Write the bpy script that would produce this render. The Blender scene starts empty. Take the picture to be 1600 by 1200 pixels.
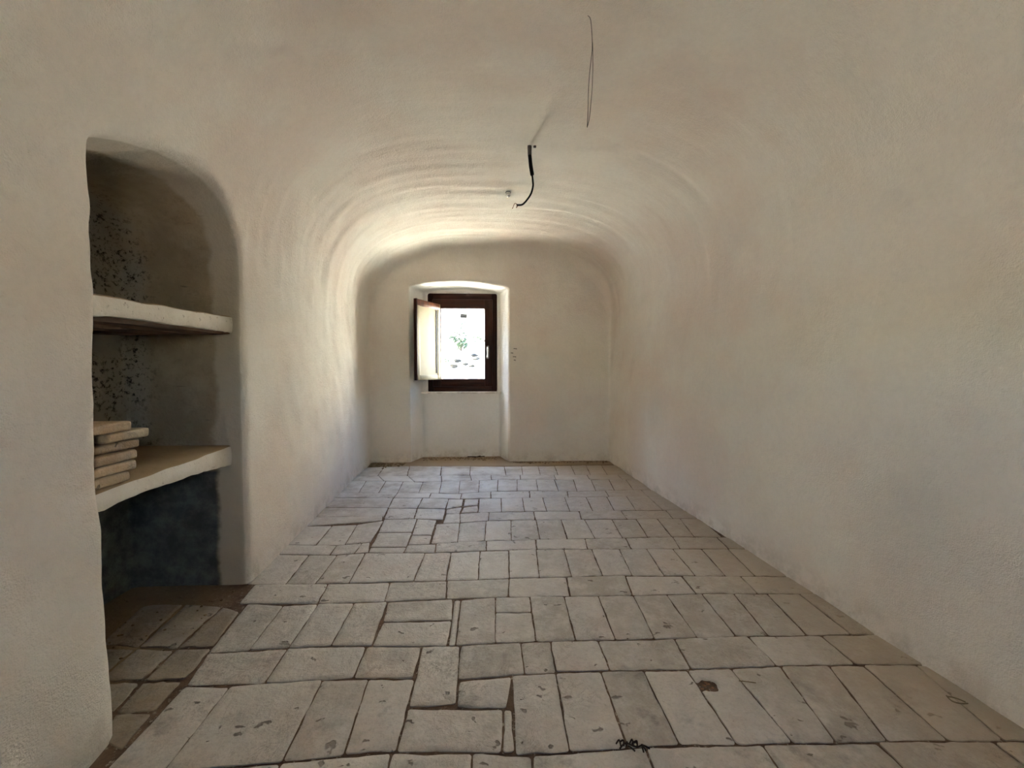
import bpy, bmesh, math, random
import numpy as np
from mathutils import Vector, Matrix
random.seed(7)
# light and vault settings
EXPOSURE = 3.45
SKY_STRENGTH = 0.72
SUN = 30.0
FILL_X, FILL_W, FILL_Z, FILL_H = 0.3, 0.35, 1.3, 0.3  # small unseen opening behind the camera, added to let in fill light
VZS, VB, VP = 1.55, 0.89, 2.8      # vault: springing height, rise, curve exponent

rng = np.random.default_rng(11)
S = bpy.context.scene
COL = S.collection

# ------------------------------------------------------------------ camera, sky, sun, exposure
cam_d = bpy.data.cameras.new('camera')
cam_d.sensor_width = 36.0
cam_d.lens = 36.0 * 620 / 1600
cam_d.clip_start = 0.02
cam = bpy.data.objects.new('camera', cam_d)
COL.objects.link(cam)
YAW, PITCH = math.radians(2.770), math.radians(2.125)
cam.location = (0, 0, 1.05)
cam.rotation_euler = (math.radians(90) - PITCH, 0, -YAW)
S.camera = cam

W = bpy.data.worlds.new('sky')
S.world = W
W.use_nodes = True
wn = W.node_tree
bg = wn.nodes['Background']
skyn = wn.nodes.new('ShaderNodeTexSky')
skyn.sky_type = 'NISHITA'
skyn.sun_disc = False
skyn.sun_elevation = math.radians(52)
skyn.sun_rotation = math.radians(-90)
wn.links.new(skyn.outputs[0], bg.inputs[0])
bg.inputs[1].default_value = SKY_STRENGTH

sun_d = bpy.data.lights.new('sun', 'SUN')
sun_d.energy = SUN
sun_d.angle = math.radians(0.6)
sun_d.color = (1.0, 0.95, 0.87)
sun = bpy.data.objects.new('sun', sun_d)
COL.objects.link(sun)
sun.rotation_euler = Vector((0.66, 0.0, -0.75)).to_track_quat('-Z', 'Y').to_euler()

def portal(name, loc, direction, sx, sy):
    d = bpy.data.lights.new(name, 'AREA')
    d.shape = 'RECTANGLE'
    d.size, d.size_y = sx, sy
    d.cycles.is_portal = True
    o = bpy.data.objects.new(name, d)
    COL.objects.link(o)
    o.location = loc
    o.rotation_euler = Vector(direction).to_track_quat('-Z', 'Z' if abs(direction[1]) > .5 else 'Y').to_euler()
portal('window_portal', (-0.36, 4.895, 1.36), (0, -1, 0), 0.82, 1.16)
portal('fill_opening_portal', (FILL_X, -0.745, FILL_Z), (0, 1, 0), FILL_W, FILL_H)

S.view_settings.view_transform = 'Standard'
S.view_settings.look = 'None'
S.view_settings.gamma = 1
S.view_settings.use_curve_mapping = False
S.view_settings.exposure = EXPOSURE
S.cycles.max_bounces = 14
S.cycles.diffuse_bounces = 10
S.cycles.transparent_max_bounces = 12
S.cycles.sample_clamp_indirect = 6.0

# ------------------------------------------------------------------ materials
class Mat:
    """small helper around a node tree"""
    def __init__(self, name, rough=0.9, spec=0.3):
        self.m = bpy.data.materials.new(name)
        self.m.use_nodes = True
        self.t = self.m.node_tree
        self.b = self.t.nodes['Principled BSDF']
        self.b.inputs['Roughness'].default_value = rough
        self.b.inputs['Specular IOR Level'].default_value = spec
        self.co = self.t.nodes.new('ShaderNodeTexCoord').outputs['Object']
    def n(self, kind, **kw):
        x = self.t.nodes.new('ShaderNode' + kind)
        for k, v in kw.items(): setattr(x, k, v)
        return x
    def link(self, a, b):
        self.t.links.new(a, b)
    def val(self, s, v):
        if hasattr(v, 'is_linked') or isinstance(v, bpy.types.NodeSocket): self.link(v, s)
        else: s.default_value = v
    def math(self, op, a, b=0.0, c=None, clamp=False):
        x = self.n('Math', operation=op, use_clamp=clamp)
        self.val(x.inputs[0], a); self.val(x.inputs[1], b)
        if c is not None: self.val(x.inputs[2], c)
        return x.outputs[0]
    def noise(self, scale, detail=4, rough=0.55, vec=None, dist=0.0):
        x = self.n('TexNoise')
        x.inputs['Scale'].default_value = scale
        x.inputs['Detail'].default_value = detail
        x.inputs['Roughness'].default_value = rough
        x.inputs['Distortion'].default_value = dist
        self.link(vec or self.co, x.inputs['Vector'])
        return x.outputs['Fac']
    def step(self, v, lo, hi, a=0.0, b=1.0):
        x = self.n('MapRange', interpolation_type='SMOOTHSTEP')
        self.val(x.inputs['Value'], v)
        x.inputs['From Min'].default_value = lo; x.inputs['From Max'].default_value = hi
        x.inputs['To Min'].default_value = a; x.inputs['To Max'].default_value = b
        return x.outputs['Result']
    def mix(self, f, a, b):
        x = self.n('Mix', data_type='RGBA')
        self.val(x.inputs['Factor'], f)
        for s, c in ((x.inputs[6], a), (x.inputs[7], b)):
            if isinstance(c, tuple): s.default_value = (*c, 1)
            else: self.link(c, s)
        return x.outputs[2]
    def xyz(self):
        x = self.n('SeparateXYZ'); self.link(self.co, x.inputs[0]); return x.outputs
    def vec(self, x, y, z):
        c = self.n('CombineXYZ')
        for s, v in zip(c.inputs, (x, y, z)): self.val(s, v)
        return c.outputs[0]
    def color(self, c):
        if isinstance(c, tuple): self.b.inputs['Base Color'].default_value = (*c, 1)
        else: self.link(c, self.b.inputs['Base Color'])
        return self
    def bump(self, h, strength, dist, prev=None):
        x = self.n('Bump')
        x.inputs['Strength'].default_value = strength
        x.inputs['Distance'].default_value = dist
        self.link(h, x.inputs['Height'])
        if prev is not None: self.link(prev, x.inputs['Normal'])
        self.link(x.outputs[0], self.b.inputs['Normal'])
        return x.outputs[0]

def plaster(name, light, warm, grey, dirt=None, strokes=True, grain=1.0):
    m = Mat(name, 0.92, 0.2)
    x, y, z = m.xyz()
    a = m.step(m.noise(1.1, 5, 0.6), 0.38, 0.66)
    b = m.step(m.noise(2.3, 5, 0.6, m.vec(m.math('ADD', x, 7.3), y, z)), 0.5, 0.72)
    c = m.mix(m.math('MULTIPLY', a, 0.9), light, warm)
    c = m.mix(m.math('MULTIPLY', b, 0.6), c, grey)
    # fine sandy mottling
    f = m.step(m.noise(38, 4, 0.7), 0.3, 0.75, 0.0, 1.0)
    c = m.mix(m.math('MULTIPLY', f, 0.10), c, tuple(v * 0.55 for v in grey))
    # grime at the foot of the wall and hairline scuffs
    low = m.math('MULTIPLY', m.step(z, 0.16, 0.0), m.step(m.noise(9, 5, 0.7), 0.42, 0.62))
    c = m.mix(m.math('MULTIPLY', low, 0.45), c, (0.42, 0.36, 0.28))
    m.color(c)
    p = None
    if strokes:
        ang = m.math('ARCTAN2', m.math('SUBTRACT', z, 1.35), x)
        st = m.noise(1.0, 3, 0.5, m.vec(m.math('MULTIPLY', y, 11), m.math('MULTIPLY', ang, 2.2), m.math('MULTIPLY', x, 0.8)), 0.5)
        amt = m.step(z, 1.2, 1.8, 0.10, 1.0)
        p = m.bump(m.math('MULTIPLY', st, amt), 0.30, 0.014)
    p = m.bump(m.noise(7, 6, 0.62), 0.35, 0.016, p)
    p = m.bump(m.noise(70, 5, 0.75), 0.7 * grain, 0.007, p)
    vo = m.n('TexVoronoi'); vo.inputs['Scale'].default_value = 210
    m.link(m.co, vo.inputs['Vector'])
    m.bump(vo.outputs['Distance'], 0.35 * grain, 0.0025, p)
    return m.m

LIGHT, WARM, GREY = (0.765, 0.722, 0.645), (0.71, 0.615, 0.535), (0.68, 0.645, 0.57)
M = {}
M['wall'] = plaster('lime plaster walls', LIGHT, WARM, GREY)
M['reveal'] = plaster('lime plaster window reveal', (0.86, 0.84, 0.80), (0.82, 0.79, 0.73), (0.80, 0.78, 0.73), strokes=False)  # paler than the walls: window brightness put into the colour

def niche_mat():
    m = Mat('grimy niche plaster', 0.95, 0.15)
    x, y, z = m.xyz()
    c = m.mix(m.step(m.noise(3.2, 5, 0.65), 0.35, 0.65), (0.42, 0.35, 0.25), (0.31, 0.255, 0.18))
    # cleaner lime wash on the far jamb's first hand-width, dimmer than the wall as painted shade
    edge = m.math('ADD', x, m.math('MULTIPLY', m.math('SUBTRACT', m.noise(6, 4, 0.6), 0.5), 0.10))
    clean = m.step(edge, -1.345, -1.31)
    fresh = m.step(m.math('ADD', x, m.math('MULTIPLY', m.math('SUBTRACT', y, 1.155), 0.075)), -1.162, -1.140)
    # dark spots of mould, most on the back
    sp = m.step(m.noise(44, 5, 0.75), 0.51, 0.62)
    big = m.step(m.noise(5, 3, 0.6), 0.32, 0.55)
    back = m.step(x, -1.55, -1.70, 0.12, 1.0)
    spots = m.math('MULTIPLY', m.math('MULTIPLY', sp, big), back)
    greyed = m.math('MULTIPLY', m.step(x, -1.60, -1.68), 0.7)
    c = m.mix(greyed, c, (0.36, 0.34, 0.30))
    c = m.mix(spots, c, (0.035, 0.03, 0.025))
    # cracks / chips, horizontal scratches
    scr = m.noise(1.0, 4, 0.6, m.vec(m.math('MULTIPLY', x, 9), m.math('MULTIPLY', y, 9), m.math('MULTIPLY', z, 60)))
    c = m.mix(m.math('MULTIPLY', m.step(scr, 0.66, 0.74), 0.55), c, (0.07, 0.055, 0.04))
    # old blue-black paint below the lower shelf
    zz = m.math('ADD', z, m.math('MULTIPLY', m.math('SUBTRACT', m.noise(5, 4, 0.6), 0.5), 0.05))
    paint = m.math('MULTIPLY', m.step(zz, 0.575, 0.555), m.step(edge, -1.315, -1.345))
    pc = m.mix(m.step(m.noise(9, 5, 0.7), 0.35, 0.7), (0.080, 0.084, 0.080), (0.175, 0.182, 0.174))
    c = m.mix(m.math('MULTIPLY', clean, 0.8), c, (0.55, 0.50, 0.42))
    c = m.mix(paint, c, pc)
    c = m.mix(fresh, c, (0.71, 0.66, 0.585))
    m.color(c)
    p = m.bump(m.noise(6, 6, 0.65), 0.6, 0.02)
    m.bump(m.noise(60, 5, 0.75), 0.5, 0.006, p)
    return m.m
M['niche'] = niche_mat()

def tile_mat(name, c1, c2, c3, dusty, pits=True):
    m = Mat(name, 0.62, 0.45)
    oi = m.n('ObjectInfo')
    r = oi.outputs['Random']
    off = m.n('VectorMath', operation='ADD')
    m.link(m.co, off.inputs[0])
    sc = m.n('VectorMath', operation='SCALE'); sc.inputs['Scale'].default_value = 37.0
    cmb = m.vec(r, m.math('MULTIPLY', r, 1.7), m.math('MULTIPLY', r, 0.6))
    m.link(cmb, sc.inputs[0]); m.link(sc.outputs[0], off.inputs[1])
    v = off.outputs[0]
    c = m.mix(m.step(r, 0.1, 0.9), c1, c2)
    pinkness = m.math('MULTIPLY', m.step(m.noise(6, 5, 0.6, v), 0.45, 0.70), m.step(m.math('FRACT', m.math('MULTIPLY', r, 7.31)), 0.3, 1.0))
    c = m.mix(m.math('MULTIPLY', pinkness, 0.55), c, c3)
    c = m.mix(m.math('MULTIPLY', m.step(m.noise(14, 6, 0.7, v), 0.40, 0.68), 0.55), c, dusty)
    c = m.mix(m.math('MULTIPLY', m.step(m.noise(90, 4, 0.75, v), 0.45, 0.8), 0.35), c, tuple(k * 0.5 for k in c1))
    h = m.noise(11, 6, 0.65, v)
    pit = None
    if pits:
        vo = m.n('TexVoronoi'); vo.inputs['Scale'].default_value = 26
        vo.inputs['Randomness'].default_value = 1.0
        st = m.n('VectorMath', operation='MULTIPLY'); st.inputs[1].default_value = (0.6, 1.25, 1)
        ds = m.n('TexNoise'); ds.inputs['Scale'].default_value = 30; m.link(v, ds.inputs['Vector'])
        av = m.n('VectorMath', operation='MULTIPLY_ADD')
        m.link(ds.outputs['Color'], av.inputs[0]); av.inputs[1].default_value = (.06, .06, .06); m.link(v, av.inputs[2])
        m.link(av.outputs[0], st.inputs[0]); m.link(st.outputs[0], vo.inputs['Vector'])
        few = m.n('SeparateColor'); m.link(vo.outputs['Color'], few.inputs[0])
        pit = m.math('MULTIPLY', m.step(m.math('DIVIDE', vo.outputs['Distance'], m.math('ADD', m.math('MULTIPLY', few.outputs[1], 0.9), 0.35)), 0.28, 0.16), m.math('GREATER_THAN', few.outputs[0], 0.80))
        c = m.mix(m.math('MULTIPLY', pit, 0.75), c, (0.10, 0.075, 0.055))
    geo = m.n('NewGeometry'); sp = m.n('SeparateXYZ'); m.link(geo.outputs['Position'], sp.inputs[0])
    wx, wy, wz = sp.outputs
    # wear and painted light by world position: dark mould blooms near the viewer, brown dust with warm light painted in towards the right wall, window sheen painted on the far left
    wv = m.vec(wx, wy, 0.0)
    mould = m.math('MULTIPLY', m.step(m.noise(5.5, 6, 0.7, wv), 0.54, 0.70), m.step(wy, 1.9, 1.0))
    c = m.mix(m.math('MULTIPLY', mould, 0.55), c, (0.12, 0.115, 0.105))
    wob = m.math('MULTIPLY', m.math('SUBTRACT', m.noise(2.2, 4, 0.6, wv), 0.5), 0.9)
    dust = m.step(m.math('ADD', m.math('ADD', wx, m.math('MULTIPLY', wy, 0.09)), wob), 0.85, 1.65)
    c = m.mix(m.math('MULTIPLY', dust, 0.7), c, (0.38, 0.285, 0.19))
    window_sheen = m.math('MULTIPLY', m.step(m.noise(3.0, 5, 0.65, wv), 0.36, 0.60), m.math('MULTIPLY', m.step(wy, 2.0, 3.8), m.step(wx, 0.7, -0.1)))
    c = m.mix(m.math('MULTIPLY', window_sheen, 0.75), c, (0.72, 0.695, 0.66))
    # hairline cracks and shallow scars
    sc2 = m.noise(13, 7, 0.78, v, 1.2)
    scar = m.step(m.math('ABSOLUTE', m.math('SUBTRACT', sc2, 0.5)), 0.012, 0.003)
    scar = m.math('MULTIPLY', scar, m.step(m.noise(4, 3, 0.6, v), 0.50, 0.62))
    c = m.mix(m.math('MULTIPLY', scar, 0.55), c, (0.13, 0.10, 0.08))
    m.color(c)
    p = m.bump(h, 0.75, 0.016)
    p = m.bump(m.noise(38, 5, 0.7, v), 0.5, 0.006, p)
    p = m.bump(m.math('SUBTRACT', 1.0, scar), 0.5, 0.003, p)
    p = m.bump(m.noise(95, 5, 0.7, v), 0.5, 0.0025, p)
    if pit is not None:
        m.bump(m.math('SUBTRACT', 1.0, pit), 0.8, 0.004, p)
    return m.m
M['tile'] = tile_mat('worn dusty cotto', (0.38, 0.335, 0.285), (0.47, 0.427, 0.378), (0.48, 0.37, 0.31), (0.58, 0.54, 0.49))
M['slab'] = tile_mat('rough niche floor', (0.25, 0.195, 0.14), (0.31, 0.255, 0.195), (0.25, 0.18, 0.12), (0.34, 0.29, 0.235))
M['stack'] = tile_mat('ochre terracotta', (0.34, 0.225, 0.12), (0.43, 0.31, 0.185), (0.38, 0.22, 0.115), (0.47, 0.36, 0.23))

def simple(name, c, rough=0.8, spec=0.3, bump=0.0, scale=40, var=0.25, metal=0.0):
    m = Mat(name, rough, spec)
    m.color(m.mix(m.step(m.noise(scale, 5, 0.65), 0.3, 0.7), c, tuple(k * (1 - var) for k in c)))
    m.b.inputs['Metallic'].default_value = metal
    if bump: m.bump(m.noise(scale * 1.5, 5, 0.7), 0.6, bump)
    return m.m
def dirt_mat():
    m = Mat('earth and crumbled mortar', 1.0, 0.05)
    x, y, z = m.xyz()
    c = m.mix(m.step(m.noise(24, 5, 0.7), 0.35, 0.7), (0.155, 0.10, 0.065), (0.085, 0.055, 0.038))
    c = m.mix(m.step(m.noise(55, 5, 0.75), 0.56, 0.66), c, (0.34, 0.29, 0.23))
    c = m.mix(m.math('MULTIPLY', m.step(y, 4.2, 4.36), 0.85), c, (0.40, 0.31, 0.21))
    c = m.mix(m.math('MULTIPLY', m.step(x, -1.15, -1.3), 0.7), c, (0.26, 0.185, 0.11))
    m.color(c)
    m.bump(m.noise(60, 5, 0.7), 0.7, 0.008)
    return m.m
M['dirt'] = dirt_mat()
M['sand'] = simple('dry earth crumbs', (0.30, 0.215, 0.13), 1.0, 0.05, 0.004, 60, 0.45)
M['limewash'] = simple('chipped limewash', (0.62, 0.58, 0.50), 0.9, 0.2, 0.006, 30, 0.18)
M['black'] = simple('black plastic', (0.008, 0.0075, 0.0075), 0.6, 0.12)
M['iron'] = simple('rusty dark iron', (0.055, 0.042, 0.034), 0.7, 0.4, 0, 200, 0.4, 0.3)
M['wire'] = simple('dull wire', (0.10, 0.085, 0.07), 0.6, 0.4)
M['copper'] = simple('bare copper', (0.20, 0.09, 0.05), 0.4, 0.5, 0, 100, 0.2, 0.6)
M['chrome'] = simple('satin chrome', (0.75, 0.74, 0.72), 0.22, 0.5, 0, 100, 0.05, 1.0)
M['white_cap'] = simple('white plastic', (0.62, 0.60, 0.54), 0.4, 0.4)
M['twig'] = simple('dry twig', (0.05, 0.035, 0.025), 0.9, 0.1)
M['straw'] = simple('dry straw', (0.22, 0.17, 0.11), 0.9, 0.1)
M['red_chip'] = simple('broken red clay', (0.33, 0.17, 0.095), 1.0, 0.05, 0.004, 60, 0.5)
M['rock'] = simple('pale limestone', (0.62, 0.58, 0.50), 0.95, 0.1, 0.02, 6, 0.25)
M['darkrock'] = simple('dark weathered stone', (0.022, 0.021, 0.02), 0.95, 0.0, 0.02, 8, 0.3)
M['rubble'] = simple('brown rubble stone', (0.17, 0.15, 0.125), 0.95, 0.1, 0.03, 4, 0.4)
M['leaf'] = simple('dark green leaves', (0.010, 0.024, 0.009), 0.6, 0.3, 0, 20, 0.4)
M['stem'] = simple('brown stems', (0.016, 0.013, 0.009), 0.9, 0.1)
M['putty'] = simple('grey putty', (0.22, 0.21, 0.20))
M['sticker'] = simple('grey glazing label', (0.42, 0.48, 0.50), 0.6, 0.3)
M['cream'] = simple('cream shutter panel', (0.30, 0.238, 0.135), 0.5, 0.3, 0.0, 12, 0.10)
M['shade_strip'] = simple('dark shadow line', (0.015, 0.012, 0.010), 0.6, 0.3)  # dark colour standing in for the shadow line by the shutter hinge

def wood(name, c1, c2, rough, spec, axis=2, scale=1.0):
    m = Mat(name, rough, spec)
    x, y, z = m.xyz()
    k = [26.0 * scale] * 3; k[axis] = 1.6 * scale
    v = m.vec(m.math('MULTIPLY', x, k[0]), m.math('MULTIPLY', y, k[1]), m.math('MULTIPLY', z, k[2]))
    g = m.noise(1.0, 5, 0.6, v, 0.6)
    m.color(m.mix(m.step(g, 0.35, 0.66), c1, c2))
    m.bump(g, 0.25, 0.002)
    return m.m
M['wood_v'] = wood('dark brown varnished wood upright', (0.042, 0.011, 0.004), (0.018, 0.005, 0.002), 0.45, 0.2, 2)
M['wood_h'] = wood('dark brown varnished wood rail', (0.050, 0.013, 0.005), (0.022, 0.006, 0.003), 0.45, 0.2, 0)
M['wood_s'] = wood('chestnut shutter edge', (0.13, 0.04, 0.015), (0.07, 0.022, 0.010), 0.35, 0.4, 2)
M['board'] = wood('old rough board', (0.14, 0.075, 0.04), (0.05, 0.03, 0.02), 0.9, 0.1, 1)

def glass():
    m = Mat('window glass')
    t = m.t
    tr = t.nodes.new('ShaderNodeBsdfTransparent'); tr.inputs[0].default_value = (0.93, 0.96, 0.95, 1)
    gl = t.nodes.new('ShaderNodeBsdfGlossy'); gl.inputs['Roughness'].default_value = 0.02
    fr = t.nodes.new('ShaderNodeLayerWeight'); fr.inputs['Blend'].default_value = 0.5
    f5 = m.math('MULTIPLY_ADD', m.math('POWER', fr.outputs['Facing'], 5.0), 0.96, 0.04)
    mx = t.nodes.new('ShaderNodeMixShader')
    t.links.new(f5, mx.inputs[0]); t.links.new(tr.outputs[0], mx.inputs[1]); t.links.new(gl.outputs[0], mx.inputs[2])
    t.links.new(mx.outputs[0], t.nodes['Material Output'].inputs[0])
    return m.m
M['glass'] = glass()

# ------------------------------------------------------------------ object helpers
def link_mesh(name, me, mat, parent=None, loc=(0, 0, 0)):
    o = bpy.data.objects.new(name, me)
    COL.objects.link(o)
    if mat is not None and not me.materials: me.materials.append(mat)
    o.location = loc
    if parent is not None: o.parent = parent
    return o
def wloc(o):
    v = Vector((0, 0, 0))
    while o is not None:
        v = v + o.location; o = o.parent
    return v
def obj(name, bm, mat, parent=None, smooth=True, origin=None):
    """one mesh object; the bmesh is in world coordinates, its origin goes to `origin` (default: its base centre)"""
    if origin is None:
        cs = [v.co for v in bm.verts]
        origin = Vector(((min(c.x for c in cs) + max(c.x for c in cs)) / 2, (min(c.y for c in cs) + max(c.y for c in cs)) / 2, min(c.z for c in cs)))
    origin = Vector(origin)
    bm.normal_update()
    bmesh.ops.translate(bm, verts=bm.verts, vec=-origin)
    me = bpy.data.meshes.new(name)
    bm.to_mesh(me); bm.free()
    if smooth:
        me.polygons.foreach_set('use_smooth', [True] * len(me.polygons))
        me.set_sharp_from_angle(angle=math.radians(38))
    o = link_mesh(name, me, mat, parent)
    o.location = origin - (wloc(parent) if parent is not None else Vector((0, 0, 0)))
    return o
def empty(name, loc, parent=None):
    o = bpy.data.objects.new(name, None)
    o.empty_display_size = 0.05
    COL.objects.link(o)
    o.location = Vector(loc) - (wloc(parent) if parent is not None else Vector((0, 0, 0)))
    if parent is not None: o.parent = parent
    return o
def tag(o, label=None, cat=None, group=None, kind=None):
    if label: o['label'] = label
    if cat: o['category'] = cat
    if group: o['group'] = group
    if kind: o['kind'] = kind
    return o

def box(bm, lo, hi, bev=0.0, M4=None, seg=2):
    r = bmesh.ops.create_cube(bm, size=1.0)
    vs = r['verts']
    c = [(a + b) / 2 for a, b in zip(lo, hi)]; s = [b - a for a, b in zip(lo, hi)]
    for v in vs: v.co = Vector((c[0] + v.co.x * s[0], c[1] + v.co.y * s[1], c[2] + v.co.z * s[2]))
    if bev:
        es = list({e for v in vs for e in v.link_edges})
        g = bmesh.ops.bevel(bm, geom=es, offset=bev, segments=seg, affect='EDGES', profile=0.5)
        vs = list({v for f in g['faces'] for v in f.verts} | {v for v in vs if v.is_valid})
    if M4 is not None:
        bmesh.ops.transform(bm, matrix=M4, verts=vs)
    return vs
def tube(bm, pts, rad, sides=8, cap=True):
    pts = [Vector(p) for p in pts]
    if not hasattr(rad, '__len__'): rad = [rad] * len(pts)
    rings = []
    up = None
    for i, p in enumerate(pts):
        d = (pts[min(i + 1, len(pts) - 1)] - pts[max(i - 1, 0)]).normalized()
        if up is None:
            up = d.orthogonal().normalized()
        up = (up - d * up.dot(d)).normalized()
        sd = d.cross(up)
        rings.append([bm.verts.new(p + (up * math.cos(2 * math.pi * k / sides) + sd * math.sin(2 * math.pi * k / sides)) * rad[i]) for k in range(sides)])
    for a, b in zip(rings, rings[1:]):
        for k in range(sides):
            bm.faces.new((a[k], a[(k + 1) % sides], b[(k + 1) % sides], b[k]))
    if cap:
        bm.faces.new(rings[0][::-1]); bm.faces.new(rings[-1])
def spline(pts, n=6):
    pts = [Vector(p) for p in pts]
    out = []
    for i in range(len(pts) - 1):
        p0 = pts[max(i - 1, 0)]; p1 = pts[i]; p2 = pts[i + 1]; p3 = pts[min(i + 2, len(pts) - 1)]
        for k in range(n):
            t = k / n
            out.append(0.5 * ((2 * p1) + (p2 - p0) * t + (2 * p0 - 5 * p1 + 4 * p2 - p3) * t * t + (3 * p1 - p0 - 3 * p2 + p3) * t ** 3))
    out.append(pts[-1])
    return out
def rough_lump(bm, c, r, seed=0, sub=2, flat=(1, 1, 1)):
    q = random.Random(seed)
    g = bmesh.ops.create_icosphere(bm, subdivisions=sub, radius=1.0)
    ph = [q.uniform(0, 6.28) for _ in range(6)]
    for v in g['verts']:
        d = v.co.normalized()
        k = 1 + 0.16 * math.sin(3.1 * d.x + ph[0]) + 0.14 * math.sin(4.3 * d.y + ph[1]) + 0.12 * math.sin(5.2 * d.z + ph[2]) + q.uniform(-.06, .06)
        v.co = Vector(c) + Vector((d.x * flat[0], d.y * flat[1], d.z * flat[2])) * (r * k)

# ------------------------------------------------------------------ the room shell: plaster skin around the air of room, niche, window recess and added fill-light opening
def xl(y): return np.interp(y, [-1.0, 0.2, 1.1, 1.93, 2.9, 3.9, 4.6], [-0.93, -1.0, -1.085, -1.187, -1.262, -1.335, -1.368])
def xr(y): return np.interp(y, [-1.0, 0.2, 1.05, 1.47, 2.22, 3.35, 4.43, 4.7], [1.70, 1.63, 1.55, 1.51, 1.475, 1.385, 1.335, 1.325])
NICHE_Y0, NICHE_Y1, NICHE_X = 1.155, 1.965, -1.735
def niche_top(y): return np.interp(y, [1.0, 1.155, 1.23, 1.32, 1.46, 1.62, 1.72, 1.79, 1.85, 1.91, 1.945, 1.985], [1.64, 1.668, 1.718, 1.757, 1.803, 1.828, 1.825, 1.81, 1.78, 1.725, 1.67, 1.60])
HOLE = (-0.772, 0.052, 0.780, 1.950)

def build_shell():
    h = 0.016
    lo = np.array([-1.86, -0.75, -0.05]); hi = np.array([1.86, 4.92, 2.66])
    n = ((hi - lo) / h).astype(int)
    ax = [(lo[i] + h * np.arange(n[i])).astype(np.float32) for i in range(3)]
    X = ax[0][:, None, None]; Y = ax[1][None, :, None]; Z = ax[2][None, None, :]
    f4 = np.float32
    def smax(a, b, k): return np.maximum(a, b) + np.square(np.maximum(k - np.abs(a - b), 0)) / (4 * k)
    def smin(a, b, k): return np.minimum(a, b) - np.square(np.maximum(k - np.abs(a - b), 0)) / (4 * k)
    XL = xl(ax[1]).astype(f4)[None, :, None]; XR = xr(ax[1]).astype(f4)[None, :, None]
    xc = (XL + XR) / 2; a = (XR - XL) / 2
    zs, b, p = f4(VZS), f4(VB), f4(VP)
    w = np.maximum(Z - zs, 0) / b
    u = np.abs((X - xc) / a)
    F = (u ** p + w ** p) ** (1 / p) - 1
    side = (F * 1.15).astype(f4)
    del F, u
    t = np.clip((Z - 1.55) / 0.85, 0, 1); t = t * t * (3 - 2 * t)
    back = Y - (4.485 - 0.012 * X) + 0 * Z
    room = smax(side, back, 0.035 + 0.26 * t)
    room = smax(room, (-0.6 - Y) + 0 * X + 0 * Z, 0.05)
    # niche
    NT = niche_top(ax[1]).astype(f4)[None, :, None]
    nd = smax(np.maximum(NICHE_Y0 - Y, Y - NICHE_Y1) + 0 * X, NICHE_X - X, f4(0.015))
    nd = smax(nd, (Z - NT) * f4(0.85) + (-1.2 - X) * f4(0.10), f4(0.02))
    nd = np.maximum(nd, X + 0.85)
    d = smin(room, nd, 0.022)
    # window recess, splayed, with a slightly bowed head, right down to the floor
    s = (Y - 4.485) / 0.275
    rl = -0.935 + 0.105 * s; rr = 0.182 - 0.098 * s
    head = 2.035 - 0.055 * ((X + 0.40) / 0.5) ** 2 - 0.035 * np.clip(s, -1, 1.5)
    rd = np.maximum(np.maximum(rl - X, X - rr), Z - head)
    rd = np.maximum(np.maximum(rd, Y - 4.755), 4.2 - Y)
    d = smin(d, rd.astype(f4), 0.014)
    hd = np.maximum(np.maximum(HOLE[0] - X, X - HOLE[1]), np.maximum(HOLE[2] - Z, Z - HOLE[3])); hd = np.maximum(hd, 4.5 - Y)
    d = np.minimum(d, hd.astype(f4))
    dd = np.maximum(np.maximum(FILL_X - FILL_W / 2 - X, X - FILL_X - FILL_W / 2), np.maximum(FILL_Z - FILL_H / 2 - Z, Z - FILL_Z - FILL_H / 2)); dd = np.maximum(dd, Y + 0.4)
    d = smin(d, dd.astype(f4), 0.012)
    # hand-thrown unevenness of the plaster
    def lumps(cell, amp):
        g = [int((hi[i] - lo[i]) / cell) + 3 for i in range(3)]
        L = rng.standard_normal(g).astype(f4)
        for i in range(3):
            q = (ax[i] - lo[i]) / cell; k = np.floor(q).astype(int); fr = q - k; fr = fr * fr * (3 - 2 * fr)
            A = np.take(L, k, axis=i); B = np.take(L, k + 1, axis=i)
            sh = [1, 1, 1]; sh[i] = -1
            L = A + (B - A) * fr.reshape(sh).astype(f4)
        return L * f4(amp)
    calm = np.clip((4.70 - Y) / 0.1, 0.12, 1).astype(f4)
    d = d + (lumps(0.42, 0.0035) + lumps(0.13, 0.0018) + lumps(0.055, 0.0008)) * calm
    # sweeping trowel bands across the vault
    near = np.argwhere(np.abs(d) < 0.05)
    px, py, pz = ax[0][near[:, 0]], ax[1][near[:, 1]], ax[2][near[:, 2]]
    an = np.arctan2(pz - 1.2, px - 0.0) + 0.10 * np.sin(py * 2.1)
    def lat2(a, b, seed):
        g = np.random.default_rng(seed).standard_normal((256, 256)).astype(f4)
        a = a + 64; b = b + 64
        i, j = np.floor(a).astype(int), np.floor(b).astype(int); fa, fb = a - i, b - j
        fa = fa * fa * (3 - 2 * fa); fb = fb * fb * (3 - 2 * fb)
        i %= 255; j %= 255
        return (g[i, j] * (1 - fa) + g[i + 1, j] * fa) * (1 - fb) + (g[i, j + 1] * (1 - fa) + g[i + 1, j + 1] * fa) * fb
    amt = np.clip((pz - 1.25) / 0.5, 0.0, 1.0) * np.clip((4.40 - py) / 0.1, 0, 1) * (0.35 + 0.65 * np.clip((py - 1.2) / 1.0, 0, 1))
    band = lat2(py * 12.0 + 0.8 * an, an * 1.6, 1) * 0.0030 + lat2(py * 27.0, an * 3.0, 2) * 0.0014
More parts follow.
